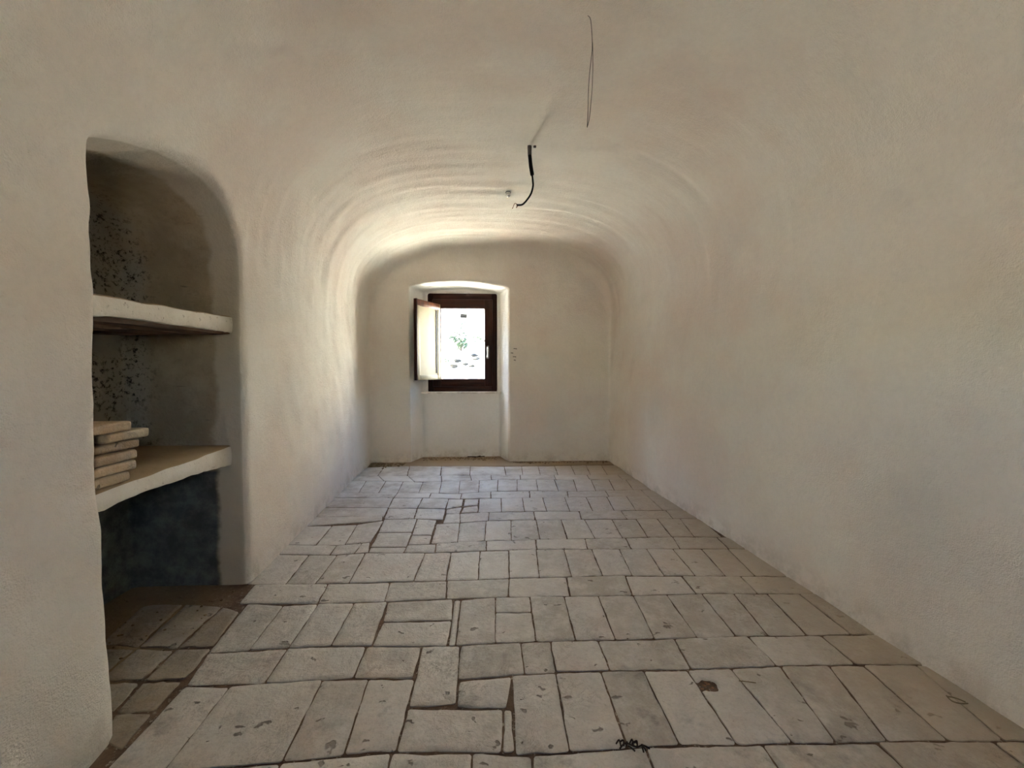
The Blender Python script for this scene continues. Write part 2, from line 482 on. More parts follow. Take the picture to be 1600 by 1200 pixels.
    # diagonal strokes lower on the walls
    band2 = lat2((py + 0.5 * pz) * 10.0, (pz - 0.5 * py) * 2.0, 3) * 0.0012
    d[near[:, 0], near[:, 1], near[:, 2]] += (band * amt + band2 * np.clip((4.40 - py) / 0.1, 0, 1)).astype(f4)
    # plastered-over cable chase running from the ceiling cable towards the viewer
    sel = (pz > 2.2) & (py > 1.6) & (py < 2.6) & (np.abs(px - 0.29) < 0.2)
    t_ = (2.512 - py[sel]) / 0.72
    dx = px[sel] - (0.232 + 0.125 * t_ + 0.012 * np.sin(t_ * 7))
    k_ = near[sel]
    d[k_[:, 0], k_[:, 1], k_[:, 2]] += (0.0075 * np.exp(-(dx / 0.017) ** 2) * np.clip(t_ / 0.03, 0, 1) * np.clip((1 - t_) / 0.5, 0, 1)).astype(f4)
    # surface nets
    neg = d < 0
    cn = n - 1
    acc = np.zeros((int(np.prod(cn)), 3), f4) if False else None
    cells, pos, quads = [], [], []
    strides = np.array([cn[1] * cn[2], cn[2], 1])
    for axis in range(3):
        sl0 = [slice(None)] * 3; sl1 = [slice(None)] * 3
        sl0[axis] = slice(0, -1); sl1[axis] = slice(1, None)
        idx = np.argwhere(neg[tuple(sl0)] != neg[tuple(sl1)])
        i2 = idx.copy(); i2[:, axis] += 1
        d0 = d[idx[:, 0], idx[:, 1], idx[:, 2]]; d1 = d[i2[:, 0], i2[:, 1], i2[:, 2]]
        P = idx.astype(f4); P[:, axis] += d0 / (d0 - d1)
        b1, b2 = (axis + 1) % 3, (axis + 2) % 3
        quad = []
        ok = np.ones(len(idx), bool)
        for o1, o2 in ((-1, -1), (0, -1), (0, 0), (-1, 0)):
            c = idx.copy(); c[:, b1] += o1; c[:, b2] += o2
            good = np.all((c >= 0) & (c < cn), axis=1)
            ok &= good
            lin = c @ strides
            cells.append(lin[good]); pos.append(P[good])
            quad.append(lin)
        q = np.stack(quad, 1)
        rev = d0 < 0
        q[rev] = q[rev][:, ::-1]
        quads.append(q[ok])
    cells = np.concatenate(cells); pos = np.concatenate(pos); quads = np.concatenate(quads)
    ids, inv = np.unique(cells, return_inverse=True)
    cnt = np.bincount(inv)
    V = np.stack([np.bincount(inv, weights=pos[:, i]) / cnt for i in range(3)], 1) * h + lo
    Q = np.searchsorted(ids, quads)
    # vertex normals over the whole skin, so the pieces meet without a seam
    fn = np.cross(V[Q[:, 2]] - V[Q[:, 0]], V[Q[:, 3]] - V[Q[:, 1]])
    N = np.zeros_like(V)
    for k in range(4):
        for i in range(3): N[:, i] += np.bincount(Q[:, k], weights=fn[:, i], minlength=len(V))
    N /= np.linalg.norm(N, axis=1)[:, None] + 1e-12
    C = V[Q].mean(1)
    x, y, z = C.T
    fl = fn / (np.linalg.norm(fn, axis=1)[:, None] + 1e-12)
    left, right = xl(y), xr(y)
    in_niche = (y > NICHE_Y0 - .03) & (y < NICHE_Y1 + .05) & (x < left - 0.018) & (z < 1.9)
    reveal = (y > 4.50 + 0.012) & (x > -1.0) & (x < 0.3)
    bk = (~reveal) & (y > 4.0) & (fl[:, 1] < -0.70)
    ft = (y < -0.55)
    kind = np.where(x < 0, 0, 1)
    kind[z > 1.72] = 2
    kind[bk] = 3
    kind[ft] = 4
    kind[in_niche] = 5
    kind[reveal] = 6
    out = {}
    for k, nm in enumerate(('wall_left', 'wall_right', 'ceiling', 'wall_back', 'wall_front', 'niche_lining', 'window_reveal')):
        q = Q[kind == k]
        u_, iv = np.unique(q, return_inverse=True)
        iv = iv.reshape(-1)
        me = bpy.data.meshes.new(nm)
        me.vertices.add(len(u_)); me.vertices.foreach_set('co', V[u_].astype(f4).ravel())
        me.loops.add(len(iv)); me.loops.foreach_set('vertex_index', iv.astype(np.int32))
        me.polygons.add(len(q)); me.polygons.foreach_set('loop_start', np.arange(0, len(iv), 4, dtype=np.int32))
        me.update(calc_edges=True)
        me.polygons.foreach_set('use_smooth', np.ones(len(q), bool))
        me.normals_split_custom_set_from_vertices(N[u_])
        out[nm] = me
    return out
shell = build_shell()
walls = {}
for nm in ('wall_left', 'wall_right', 'ceiling', 'wall_back', 'wall_front'):
    walls[nm] = tag(link_mesh(nm, shell[nm], M['wall']), kind='structure')
tag(walls['wall_left'], 'uneven limewashed left wall with the arched shelf niche')
tag(walls['wall_right'], 'blank limewashed right wall')
tag(walls['ceiling'], 'hand plastered barrel vault ceiling')
tag(walls['wall_back'], 'limewashed end wall with the small window')
tag(walls['wall_front'], 'limewashed wall with a small added fill-light opening behind the viewer')
nl = link_mesh('niche_lining', shell['niche_lining'], M['niche'], walls['wall_left'])
nl['label'] = 'grimy darker inside of the arched niche'
wr = link_mesh('window_reveal', shell['window_reveal'], M['reveal'], walls['wall_back'])
wr['label'] = 'splayed window recess reaching the floor, plaster lightened for window brightness'

# ------------------------------------------------------------------ floor: earth bed and every cotto tile
TILES = [(-1023,1333,-873,1324,-863,1042,-1016,1049),
(-873,1324,-579,1339,-567,1053,-863,1042),
(-579,1339,-424,1335,-409,1064,-567,1053),
(-424,1335,-268,1325,-269,1067,-409,1064),
(65,1326,216,1332,209,1044,61,1044),
(216,1332,373,1330,374,1047,209,1044),
(373,1330,525,1326,522,1050,374,1047),
(525,1326,678,1322,683,1044,522,1050),
(678,1322,833,1320,843,1038,683,1044),
(833,1320,1016,1322,965,1034,843,1038),
(1016,1322,1190,1318,1115,1031,965,1034),
(1190,1318,1315,1314,1288,1024,1115,1031),
(1315,1314,1502,1305,1446,1016,1288,1024),
(1502,1305,1661,1298,1572,1010,1446,1016),
(-270,1481,-126,1480,-115,1214,-265,1210),
(-117,1311,62,1321,41,1192,-113,1205),
(-266,1209,30,1190,23,1049,-267,1067),
(32,1190,57,1187,60,1050,24,1049),
(-1057,1487,-773,1498,-768,1330,-1023,1333),
(-773,1498,-480,1495,-477,1338,-768,1330),
(-480,1495,-271,1481,-271,1325,-477,1338),
(-124,1483,104,1489,108,1328,-123,1313),
(104,1489,222,1488,218,1332,108,1328),
(222,1488,405,1485,407,1329,218,1332),
(405,1485,705,1480,693,1322,407,1329),
(705,1480,1000,1482,1005,1322,693,1322),
(1000,1482,1294,1471,1291,1315,1005,1322),
(1294,1471,1561,1466,1593,1301,1291,1315),
(-1101,1800,-932,1775,-915,1494,-1057,1487),
(-932,1775,-783,1784,-773,1498,-915,1494),
(-783,1784,-624,1780,-618,1502,-773,1498),
(-624,1780,-477,1785,-461,1494,-618,1502),
(-476,1782,-183,1790,-172,1639,-460,1640),
(-459,1636,-172,1634,-174,1480,-461,1494),
(-177,1782,-148,1781,-145,1482,-169,1480),
(-146,1782,10,1795,8,1488,-143,1482),
(10,1794,170,1791,167,1675,9,1680),
(9,1678,167,1673,165,1489,8,1490),
(170,1793,328,1788,320,1487,165,1489),
(328,1788,488,1785,476,1484,320,1487),
(488,1785,652,1781,630,1481,476,1484),
(652,1781,808,1780,799,1480,630,1481),
(808,1780,976,1779,956,1481,799,1480),
(976,1779,1126,1772,1086,1479,956,1481),
(1126,1772,1284,1765,1241,1473,1086,1479),
(1284,1765,1433,1758,1419,1470,1241,1473),
(1433,1758,1574,1751,1586,1465,1419,1470),
(-1167,1965,-809,1952,-789,1783,-1143,1800),
(-809,1952,-509,1949,-492,1783,-789,1783),
(-509,1949,-229,1950,-214,1794,-492,1783),
(-229,1950,79,1959,71,1795,-214,1794),
(79,1959,370,1957,357,1787,71,1795),
(370,1957,672,1956,649,1782,357,1787),
(672,1956,959,1942,952,1779,649,1782),
(959,1942,1256,1924,1241,1767,952,1779),
(1256,1924,1558,1906,1589,1750,1241,1767),
(-1255,2280,-1042,2266,-1017,1953,-1224,1968),
(-1042,2266,-882,2256,-873,1952,-1017,1953),
(-882,2256,-731,2276,-709,1951,-873,1952),
(-731,2276,-390,2257,-396,1955,-709,1951),
(-390,2257,-241,2259,-234,1951,-396,1955),
(-241,2259,-76,2268,-75,1954,-234,1951),
(-76,2268,91,2271,82,1959,-75,1954),
(91,2271,252,2271,234,1958,82,1959),
(252,2271,413,2266,398,1958,234,1958),
(413,2266,576,2260,559,1961,398,1958),
(576,2260,738,2255,709,1954,559,1961),
(738,2255,899,2251,872,1947,709,1954),
(899,2251,1053,2244,1031,1937,872,1947),
(1053,2244,1221,2234,1183,1928,1031,1937),
(1221,2234,1376,2226,1334,1919,1183,1928),
(1376,2226,1554,2217,1525,1908,1334,1919),
(-1285,2405,-934,2383,-925,2257,-1273,2281),
(-934,2383,-791,2405,-793,2268,-925,2257),
(-791,2405,-748,2414,-714,2277,-793,2268),
(-726,2347,-511,2337,-514,2263,-716,2278),
(-511,2368,-344,2368,-335,2256,-513,2263),
(-515,2509,-388,2498,-383,2372,-511,2372),
(-341,2378,-41,2404,-41,2271,-332,2256),
(-41,2404,263,2405,256,2271,-41,2271),
(263,2405,570,2405,554,2261,256,2271),
(570,2405,825,2404,812,2253,554,2261),
(825,2404,1127,2405,1096,2241,812,2253),
(1127,2405,1403,2388,1382,2226,1096,2241),
(1403,2388,1522,2380,1497,2219,1382,2226),
(-1308,2688,-1081,2687,-1061,2386,-1285,2405),
(-1081,2687,-919,2695,-887,2386,-1061,2386),
(-919,2695,-760,2757,-744,2414,-887,2386),
(-763,2781,-533,2784,-522,2556,-739,2561),
(-739,2559,-522,2554,-511,2339,-725,2350),
(-531,2782,-394,2751,-389,2502,-514,2512),
(-385,2688,-228,2696,-216,2382,-376,2380),
(-228,2696,-49,2723,-51,2403,-216,2382),
(-49,2723,125,2727,112,2405,-51,2403),
(125,2727,301,2729,290,2405,112,2405),
(301,2729,476,2727,462,2405,290,2405),
(476,2727,640,2719,635,2404,462,2405),
(640,2719,832,2710,808,2403,635,2404),
(832,2710,1005,2708,969,2408,808,2403),
(1005,2708,1156,2706,1123,2406,969,2408),
(1156,2706,1316,2698,1264,2399,1123,2406),
(1316,2698,1485,2690,1434,2386,1264,2399),
(-1387,2854,-787,2838,-770,2758,-1373,2691),
(-341,2865,-240,2873,-225,2696,-342,2690),
(-240,2873,-30,2888,-34,2724,-225,2696),
(-30,2888,301,2892,296,2729,-34,2724),
(301,2892,638,2882,619,2720,296,2729),
(638,2882,950,2876,941,2708,619,2720),
(950,2876,1286,2864,1268,2701,941,2708),
(1286,2864,1450,2851,1476,2691,1268,2701),
(-1362,3048,-794,3021,-778,2836,-1368,2859),
(-1362,3280,-815,3254,-796,3028,-1356,3055),
(-814,3254,-576,3242,-575,3002,-794,3017),
(-574,3241,-360,3209,-359,2978,-573,2999),
(-793,3013,-574,2996,-558,2789,-762,2787),
(-572,2995,-357,2972,-349,2761,-556,2787),
(-359,3193,-240,3188,-238,3037,-353,2972),
(-229,3187,-116,3190,-116,3045,-227,3022),
(-352,2958,-236,3008,-244,2874,-341,2865),
(-225,2993,-115,3031,-110,2893,-236,2880),
(-111,3202,66,3205,63,2898,-110,2879),
(66,3205,239,3205,233,2894,63,2898),
(239,3205,407,3204,400,2889,233,2894),
(407,3204,587,3201,570,2884,400,2889),
(587,3201,765,3199,742,2878,570,2884),
(765,3199,938,3199,902,2876,742,2878),
(938,3199,1104,3199,1065,2874,902,2876),
(1104,3199,1279,3190,1267,2866,1065,2874),
(1279,3190,1422,3172,1426,2852,1267,2866),
(-1361,3409,-813,3385,-813,3257,-1363,3282),
(-813,3385,-526,3359,-525,3240,-813,3257),
(-526,3359,-264,3338,-264,3208,-525,3240),
(-264,3338,-18,3385,-17,3204,-264,3208),
(-18,3385,314,3387,302,3204,-17,3204),
(314,3387,639,3365,619,3201,302,3204),
(639,3365,974,3363,957,3199,619,3201),
(974,3363,1290,3361,1279,3190,957,3199),
(1290,3361,1412,3355,1401,3173,1279,3190),
(-1417,3774,-1194,3763,-1144,3399,-1388,3410),
(-1194,3763,-1009,3753,-976,3392,-1144,3399),
(-1009,3753,-841,3728,-813,3385,-976,3392),
(-841,3728,-652,3701,-632,3369,-813,3385),
(-652,3701,-480,3705,-458,3354,-632,3369),
(-480,3705,-311,3727,-290,3340,-458,3354),
(-311,3727,-129,3730,-124,3370,-290,3340),
(-129,3730,47,3753,37,3392,-124,3370),
(47,3753,230,3744,209,3393,37,3392),
(230,3744,410,3736,389,3382,209,3393),
(410,3736,586,3727,566,3370,389,3382),
(586,3727,767,3718,726,3364,566,3370),
(767,3718,934,3710,890,3363,726,3364),
(934,3710,1106,3702,1053,3362,890,3363),
(1106,3702,1267,3694,1222,3362,1053,3362),
(1267,3694,1389,3688,1379,3357,1222,3362),
(-1450,3946,-1123,3933,-1025,3755,-1447,3775),
(-1123,3933,-834,3921,-731,3713,-1025,3755),
(-834,3921,-508,3919,-480,3705,-731,3713),
(-508,3919,-224,3918,-201,3728,-480,3705),
(-224,3918,-21,3918,-14,3750,-201,3728),
(-21,3918,272,3903,261,3743,-14,3750),
(272,3903,606,3887,602,3726,261,3743),
(606,3887,933,3871,926,3711,602,3726),
(933,3871,1241,3864,1237,3696,926,3711),
(1241,3864,1370,3862,1365,3689,1237,3696),
(-1408,4295,-1175,4310,-1136,3933,-1355,3942),
(-1175,4310,-905,4327,-846,3922,-1136,3933),
(-905,4327,-557,4301,-520,3919,-846,3922),
(-557,4301,-244,4277,-230,3918,-520,3919),
(-244,4277,123,4249,129,3910,-230,3918),
(123,4249,310,4252,297,3902,129,3910),
(310,4252,488,4255,472,3894,297,3902),
(488,4255,669,4258,647,3885,472,3894),
(669,4258,850,4260,819,3877,647,3885),
(850,4260,1017,4263,971,3870,819,3877),
(1017,4263,1188,4255,1138,3865,971,3870),
(1188,4255,1384,4245,1351,3863,1138,3865),
(-863,1042,-567,1053,-567,903,-863,892),
(-567,1053,-278,1067,-278,917,-567,903),
(-278,1067,-58,1054,-58,904,-278,917),
(-58,1054,104,1038,104,888,-58,904),
(104,1038,422,1048,422,898,104,888),
(422,1048,752,1041,752,891,422,898),
(752,1041,1082,1032,1082,882,752,891),
(1082,1032,1410,1018,1410,868,1082,882),
(1410,1018,1572,1010,1572,860,1410,868),
(-1196,1788,-1099,1741,-1059,1516,-1191,1512),
(-1191,1512,-1059,1516,-1042,1357,-1183,1358),
(-1183,1358,-1042,1357,-1036,1233,-1161,1230),
(-1161,1230,-1036,1233,-1018,1100,-1104,1138),
(-1382,1816,-1196,1788,-1191,1512,-1341,1526),
(-1341,1526,-1191,1512,-1183,1358,-1332,1360),
(-1332,1360,-1183,1358,-1161,1230,-1282,1229),
(-1569,1825,-1382,1816,-1341,1526,-1505,1541),
(-1505,1541,-1341,1526,-1332,1360,-1478,1373)]
def noise2(x, y, s=1.0):
    from mathutils import noise as nz
    return nz.noise(Vector((x * s, y * s, 3.7)))
def floor_bed():
    bm = bmesh.new()
    nx, ny = 74, 118
    g = [[bm.verts.new((-1.82 + 3.64 * i / nx, -0.8 + 5.68 * j / ny, 0)) for j in range(ny + 1)] for i in range(nx + 1)]
    for r in g:
        for v in r:
            e = 0.006 * max(0.0, min(1.0, (v.co.y - 4.30) / 0.15)) # earth heaped at the end wall
            e += 0.0035 * max(0.0, min(1.0, (-1.30 - v.co.x) / 0.2)) if 1.1 < v.co.y < 2 else 0
            v.co.z = -0.0055 + e + 0.0022 * noise2(v.co.x, v.co.y, 9) + 0.0012 * noise2(v.co.x, v.co.y, 31)
    for i in range(nx):
        for j in range(ny):
            bm.faces.new((g[i][j], g[i + 1][j], g[i + 1][j + 1], g[i][j + 1]))
    return obj('floor', bm, M['dirt'], origin=(0, 0, 0))
floor = tag(floor_bed(), 'earthen bed and old cotto paving', kind='structure')

CHIP = (0.712, 1.248)
def tile_mesh(q, gap, seed, rough=1.0):
    """q: four world corners tl tr br bl. Returns (mesh, centre). Rounded, slightly uneven slab."""
    r = random.Random(seed)
    tl, tr, br, bl = [Vector((a, b)) for a, b in q]
    c = (tl + tr + br + bl) / 4
    lu = max((tr - tl).length, (br - bl).length); lv = max((tl - bl).length, (tr - br).length)
    near = c.y < 2.9
    cell = 0.022 if near else 0.045
    has_chip = abs(CHIP[0] - c.x) < lu / 2 and abs(CHIP[1] - c.y) < lv / 2 + .02
    if has_chip: cell = 0.007
    nu = max(4, int(lu / cell)); nv = max(4, int(lv / cell))
    gap_v = gap * r.uniform(0.8, 2.0); gap = gap * r.uniform(0.7, 1.7)
    gu, gv = gap / lu, gap_v / lv
    z0 = r.uniform(-1, 1) * 0.0016; tx = r.uniform(-1, 1) * 0.006; ty = r.uniform(-1, 1) * 0.006
    so = r.uniform(0, 90)
    us = [0, 0.006 / lu] + [i / nu for i in range(1, nu)] + [1 - 0.006 / lu, 1]
    vs = [0, 0.006 / lv] + [i / nv for i in range(1, nv)] + [1 - 0.006 / lv, 1]
    us = sorted(u for u in us); vs = sorted(v for v in vs)
    nu, nv = len(us) - 1, len(vs) - 1
    rad = 0.009
    verts, faces = [], []
    for j, v0 in enumerate(vs):
        for i, u0 in enumerate(us):
            u = gu + u0 * (1 - 2 * gu); v = gv + v0 * (1 - 2 * gv)
            p = (bl * (1 - u) + br * u) * (1 - v) + (tl * (1 - u) + tr * u) * v
            eu = min(u0, 1 - u0) * lu; ev = min(v0, 1 - v0) * lv
            e = min(eu, ev)
            if eu < rad and ev < rad:      # rounded corners
                k = rad - math.hypot(rad - eu, rad - ev)
                e = max(min(e, k), -0.004)
                if k < 0: p = p + (c - p).normalized() * min(-k, 0.004)
            if e < 0.004:                  # worn, wavering arris
                p = p + (c - p).normalized() * (0.0034 * rough * (0.4 + 1.0 * noise2(p.x + so, p.y, 22) + 0.5 * noise2(p.x, p.y + so, 60)))
            z = z0 + tx * (p.x - c.x) + ty * (p.y - c.y)
            z += 0.0013 * rough * noise2(p.x + so, p.y, 14) + 0.0007 * rough * noise2(p.x, p.y + so, 45)
            z -= 0.0036 * max(0.0, 1 - max(e, 0) / 0.012) ** 2 * (0.6 + 0.8 * abs(noise2(p.x, p.y + so, 12)))
            if has_chip:
                dx, dy = (p.x - CHIP[0]) / 0.062, (p.y - CHIP[1]) / 0.040
                k = math.hypot(dx, dy) + 0.45 * noise2(p.x, p.y, 38)
                z -= 0.013 * max(0.0, min(1.0, (0.85 - k) / 0.3))
            verts.append((p.x - c.x, p.y - c.y, z))
    W_ = nu + 1
    for j in range(nv):
        for i in range(nu):
            a = j * W_ + i
            faces.append((a, a + 1, a + W_ + 1, a + W_))
    ring = [i for i in range(nu)] + [j * W_ + nu for j in range(nv)] + [nv * W_ + i for i in range(nu, 0, -1)] + [j * W_ for j in range(nv, 0, -1)]
    b0 = len(verts)
    for k in ring:
        x_, y_, z_ = verts[k]; verts.append((x_, y_, -0.016))
    m = len(ring)
    for k in range(m):
        faces.append((ring[(k + 1) % m], ring[k], b0 + k, b0 + (k + 1) % m))
    me = bpy.data.meshes.new('floor_tile')
    me.from_pydata(verts, [], faces)
    me.polygons.foreach_set('use_smooth', [True] * len(me.polygons))
    me.set_sharp_from_angle(angle=math.radians(50))
    return me, c, has_chip
def lay(q, gap, seed, mat, rough=1.0):
    me, c, chip = tile_mesh(q, gap, seed, rough)
    o = link_mesh('floor_tile', me, mat, floor, (c.x, c.y, 0))
    if chip:
        o['label'] = 'cotto tile with a reddish broken hole'
    return o
N_NICHE = 9
quads = [[(t[2 * k] / 1000, t[2 * k + 1] / 1000) for k in range(4)] for t in TILES]
# paving carried on towards the front wall, outside the view
yy = min(p[1] for q in quads[-N_NICHE - 9:-N_NICHE] for p in q)
row = 0
while yy > -0.55:
    dep = 0.30 if row % 2 == 0 else 0.15
    wd = 0.148 if row % 2 == 0 else 0.30
    x0 = -1.2 - random.uniform(0, wd)
    while x0 < 1.8:
        quads.insert(0, [(x0, yy), (x0 + wd, yy), (x0 + wd, yy - dep), (x0, yy - dep)])
        x0 += wd
    yy -= dep; row += 1
def clip_walls(q):
    out = []
    for x, y in q:
        out.append((min(max(x, float(xl(y)) - 0.02), float(xr(y)) + 0.02), min(y, 4.50)))
    return out
for i, q in enumerate(quads):
    niche_slab = i >= len(quads) - N_NICHE
    if not niche_slab: q = clip_walls(q)
    area = 0.5 * abs((q[0][0] - q[2][0]) * (q[1][1] - q[3][1]) - (q[1][0] - q[3][0]) * (q[0][1] - q[2][1]))
    if area < 0.0022: continue
    worn = niche_slab or (4.05 < q[0][1] and q[1][0] < 0.05)
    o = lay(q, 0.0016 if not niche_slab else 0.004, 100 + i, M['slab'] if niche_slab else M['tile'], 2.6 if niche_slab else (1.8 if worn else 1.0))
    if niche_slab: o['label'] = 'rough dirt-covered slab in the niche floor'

# ------------------------------------------------------------------ window: frame, sash, glass, handle, inner shutter, sill
win = empty('window_1', (-0.36, 4.80, 0.785))
tag(win, 'small dark brown wooden window with one inner shutter swung open', kind='structure')
FX0, FX1, FZ0, FZ1 = -0.780, 0.060, 0.768, 1.960
SX0, SX1, SZ0, SZ1 = -0.705, -0.008, 0.850, 1.875     # sash, outer edge
GX0, GX1, GZ0, GZ1 = -0.612, -0.100, 0.938, 1.770     # glass, sight line
def frame_part(name, lo, hi, mat, parent, bev=0.006, label=None):
    bm = bmesh.new(); box(bm, lo, hi, bev)
    o = obj(name, bm, mat, parent)
    return o
fr = empty('window_frame', (-0.36, 4.82, 0.785), win)
frame_part('stile', (FX0, 4.782, FZ0), (SX0 + .004, 4.86, FZ1), M['wood_v'], fr)
frame_part('stile', (SX1 - .004, 4.782, FZ0), (FX1, 4.86, FZ1), M['wood_v'], fr)
frame_part('rail', (SX0, 4.784, SZ1 - .004), (SX1, 4.86, FZ1), M['wood_h'], fr)
frame_part('rail', (SX0, 4.784, FZ0), (SX1, 4.86, SZ0 + .004), M['wood_h'], fr)
sa = empty('sash', (-0.36, 4.80, SZ0), win)
frame_part('stile', (SX0 - .008, 4.764, SZ0 - .006), (GX0, 4.835, SZ1 + .006), M['wood_v'], sa, 0.009)
frame_part('stile', (GX1, 4.764, SZ0 - .006), (SX1 + .008, 4.835, SZ1 + .006), M['wood_v'], sa, 0.009)
frame_part('rail', (GX0 - .004, 4.766, GZ1), (GX1 + .004, 4.835, SZ1 + .006), M['wood_h'], sa, 0.009)
frame_part('rail', (GX0 - .004, 4.766, SZ0 - .006), (GX1 + .004, 4.835, GZ0), M['wood_h'], sa, 0.009)
bm = bmesh.new(); box(bm, (GX0 - .01, 4.798, GZ0 - .01), (GX1 + .01, 4.804, GZ1 + .01))
pane = obj('pane', bm, M['glass'], win, smooth=False)
bm = bmesh.new(); box(bm, (-0.0425, 4.7955, -0.026), (0.0425, 4.7975, 0.026), 0.0)
bmesh.ops.transform(bm, matrix=Matrix.Translation((-0.348, 0, 1.688)) @ Matrix.Rotation(math.radians(6), 4, 'Y'), verts=bm.verts)
tag(obj('glazing_label', bm, M['sticker'], pane), 'small grey sticker high on the glass')
for px, pz in ((-0.568, 1.720), (-0.146, 1.706), (-0.568, 1.397), (-0.138, 1.352), (-0.535, 0.985), (-0.152, 0.985)):
    bm = bmesh.new(); rough_lump(bm, (px, 4.7955, pz), 0.0062, int(pz * 1000), 1, (1, 0.4, 1))
    obj('putty_speck', bm, M['putty'], pane)
# handle on the right stile
hd = empty('window_handle', (-0.060, 4.764, 1.21), win)
bm = bmesh.new(); box(bm, (-0.075, 4.752, 1.175), (-0.045, 4.766, 1.330), 0.006)
obj('handle_plate', bm, M['chrome'], hd)
bm = bmesh.new()
tube(bm, spline([(-0.060, 4.756, 1.305), (-0.060, 4.722, 1.305), (-0.060, 4.706, 1.285), (-0.060, 4.708, 1.235), (-0.060, 4.712, 1.190)], 6), [0.008] * 13 + [0.009] * 12, 10)
obj('handle_lever', bm, M['chrome'], hd)
# inner shutter, hinged on the left of the glass and swung into the room
sh = empty('window_shutter', (-0.629, 4.757, 0.930), win)
ang = math.atan2(4.37 - 4.757, -0.832 + 0.629)
SHM = Matrix.Translation((-0.629, 4.757, 0.930)) @ Matrix.Rotation(ang, 4, 'Z')   # local x runs from hinge to free edge, +y faces the room's right-hand side
SW, SHH, ST = 0.437, 0.885, 0.026
def shbox(name, lo, hi, mat, bev=0.004):
    bm = bmesh.new(); box(bm, lo, hi, bev, SHM); return obj(name, bm, mat, sh)
shbox('stile', (0.0, -ST / 2, 0), (0.055, ST / 2, SHH), M['cream'])
shbox('stile', (SW - 0.055, -ST / 2, 0), (SW - 0.010, ST / 2, SHH), M['cream'])
tag(shbox('edge_strip', (SW - 0.010, -ST / 2 - .008, -0.002), (SW + .012, ST / 2 + .004, SHH + .002), M['wood_v']), 'dark brown outer edge strip')
tag(shbox('rail', (0.006, -ST / 2, SHH - 0.070), (SW - .008, ST / 2 + .001, SHH), M['wood_s']), 'chestnut top rail')
shbox('rail', (0.055, -ST / 2, 0), (SW - .055, ST / 2, 0.055), M['cream'])
tag(shbox('shutter_panel', (0.05, -0.007, 0.05), (SW - .05, 0.005, SHH - 0.065), M['cream'], 0.0), 'pale cream flat panel')
tag(shbox('shade_strip', (0.062, 0.004, 0.075), (0.080, 0.012, SHH - 0.085), M['shade_strip'], 0.0), 'dark strip painted as a shadow line beside the hinge stile')
tag(shbox('shutter_back', (0.0, -ST / 2 - .004, 0.0), (SW, -ST / 2 + .001, SHH), M['wood_v'], 0.0), 'dark brown room face')
for z in (0.10, SHH - 0.14):
    bm = bmesh.new(); tube(bm, [(-0.629 + .004, 4.752, 0.93 + z), (-0.629 + .004, 4.752, 0.93 + z + .07)], 0.008, 10)
    obj('hinge', bm, M['iron'], sh)
# sill
bm = bmesh.new(); box(bm, (-0.845, 4.705, 0.760), (0.105, 4.80, 0.783), 0.006)
for v in bm.verts: v.co.z += 0.002 * noise2(v.co.x, v.co.y, 6)
tag(obj('window_sill', bm, M['reveal'], win), 'thin whitewashed sill board')

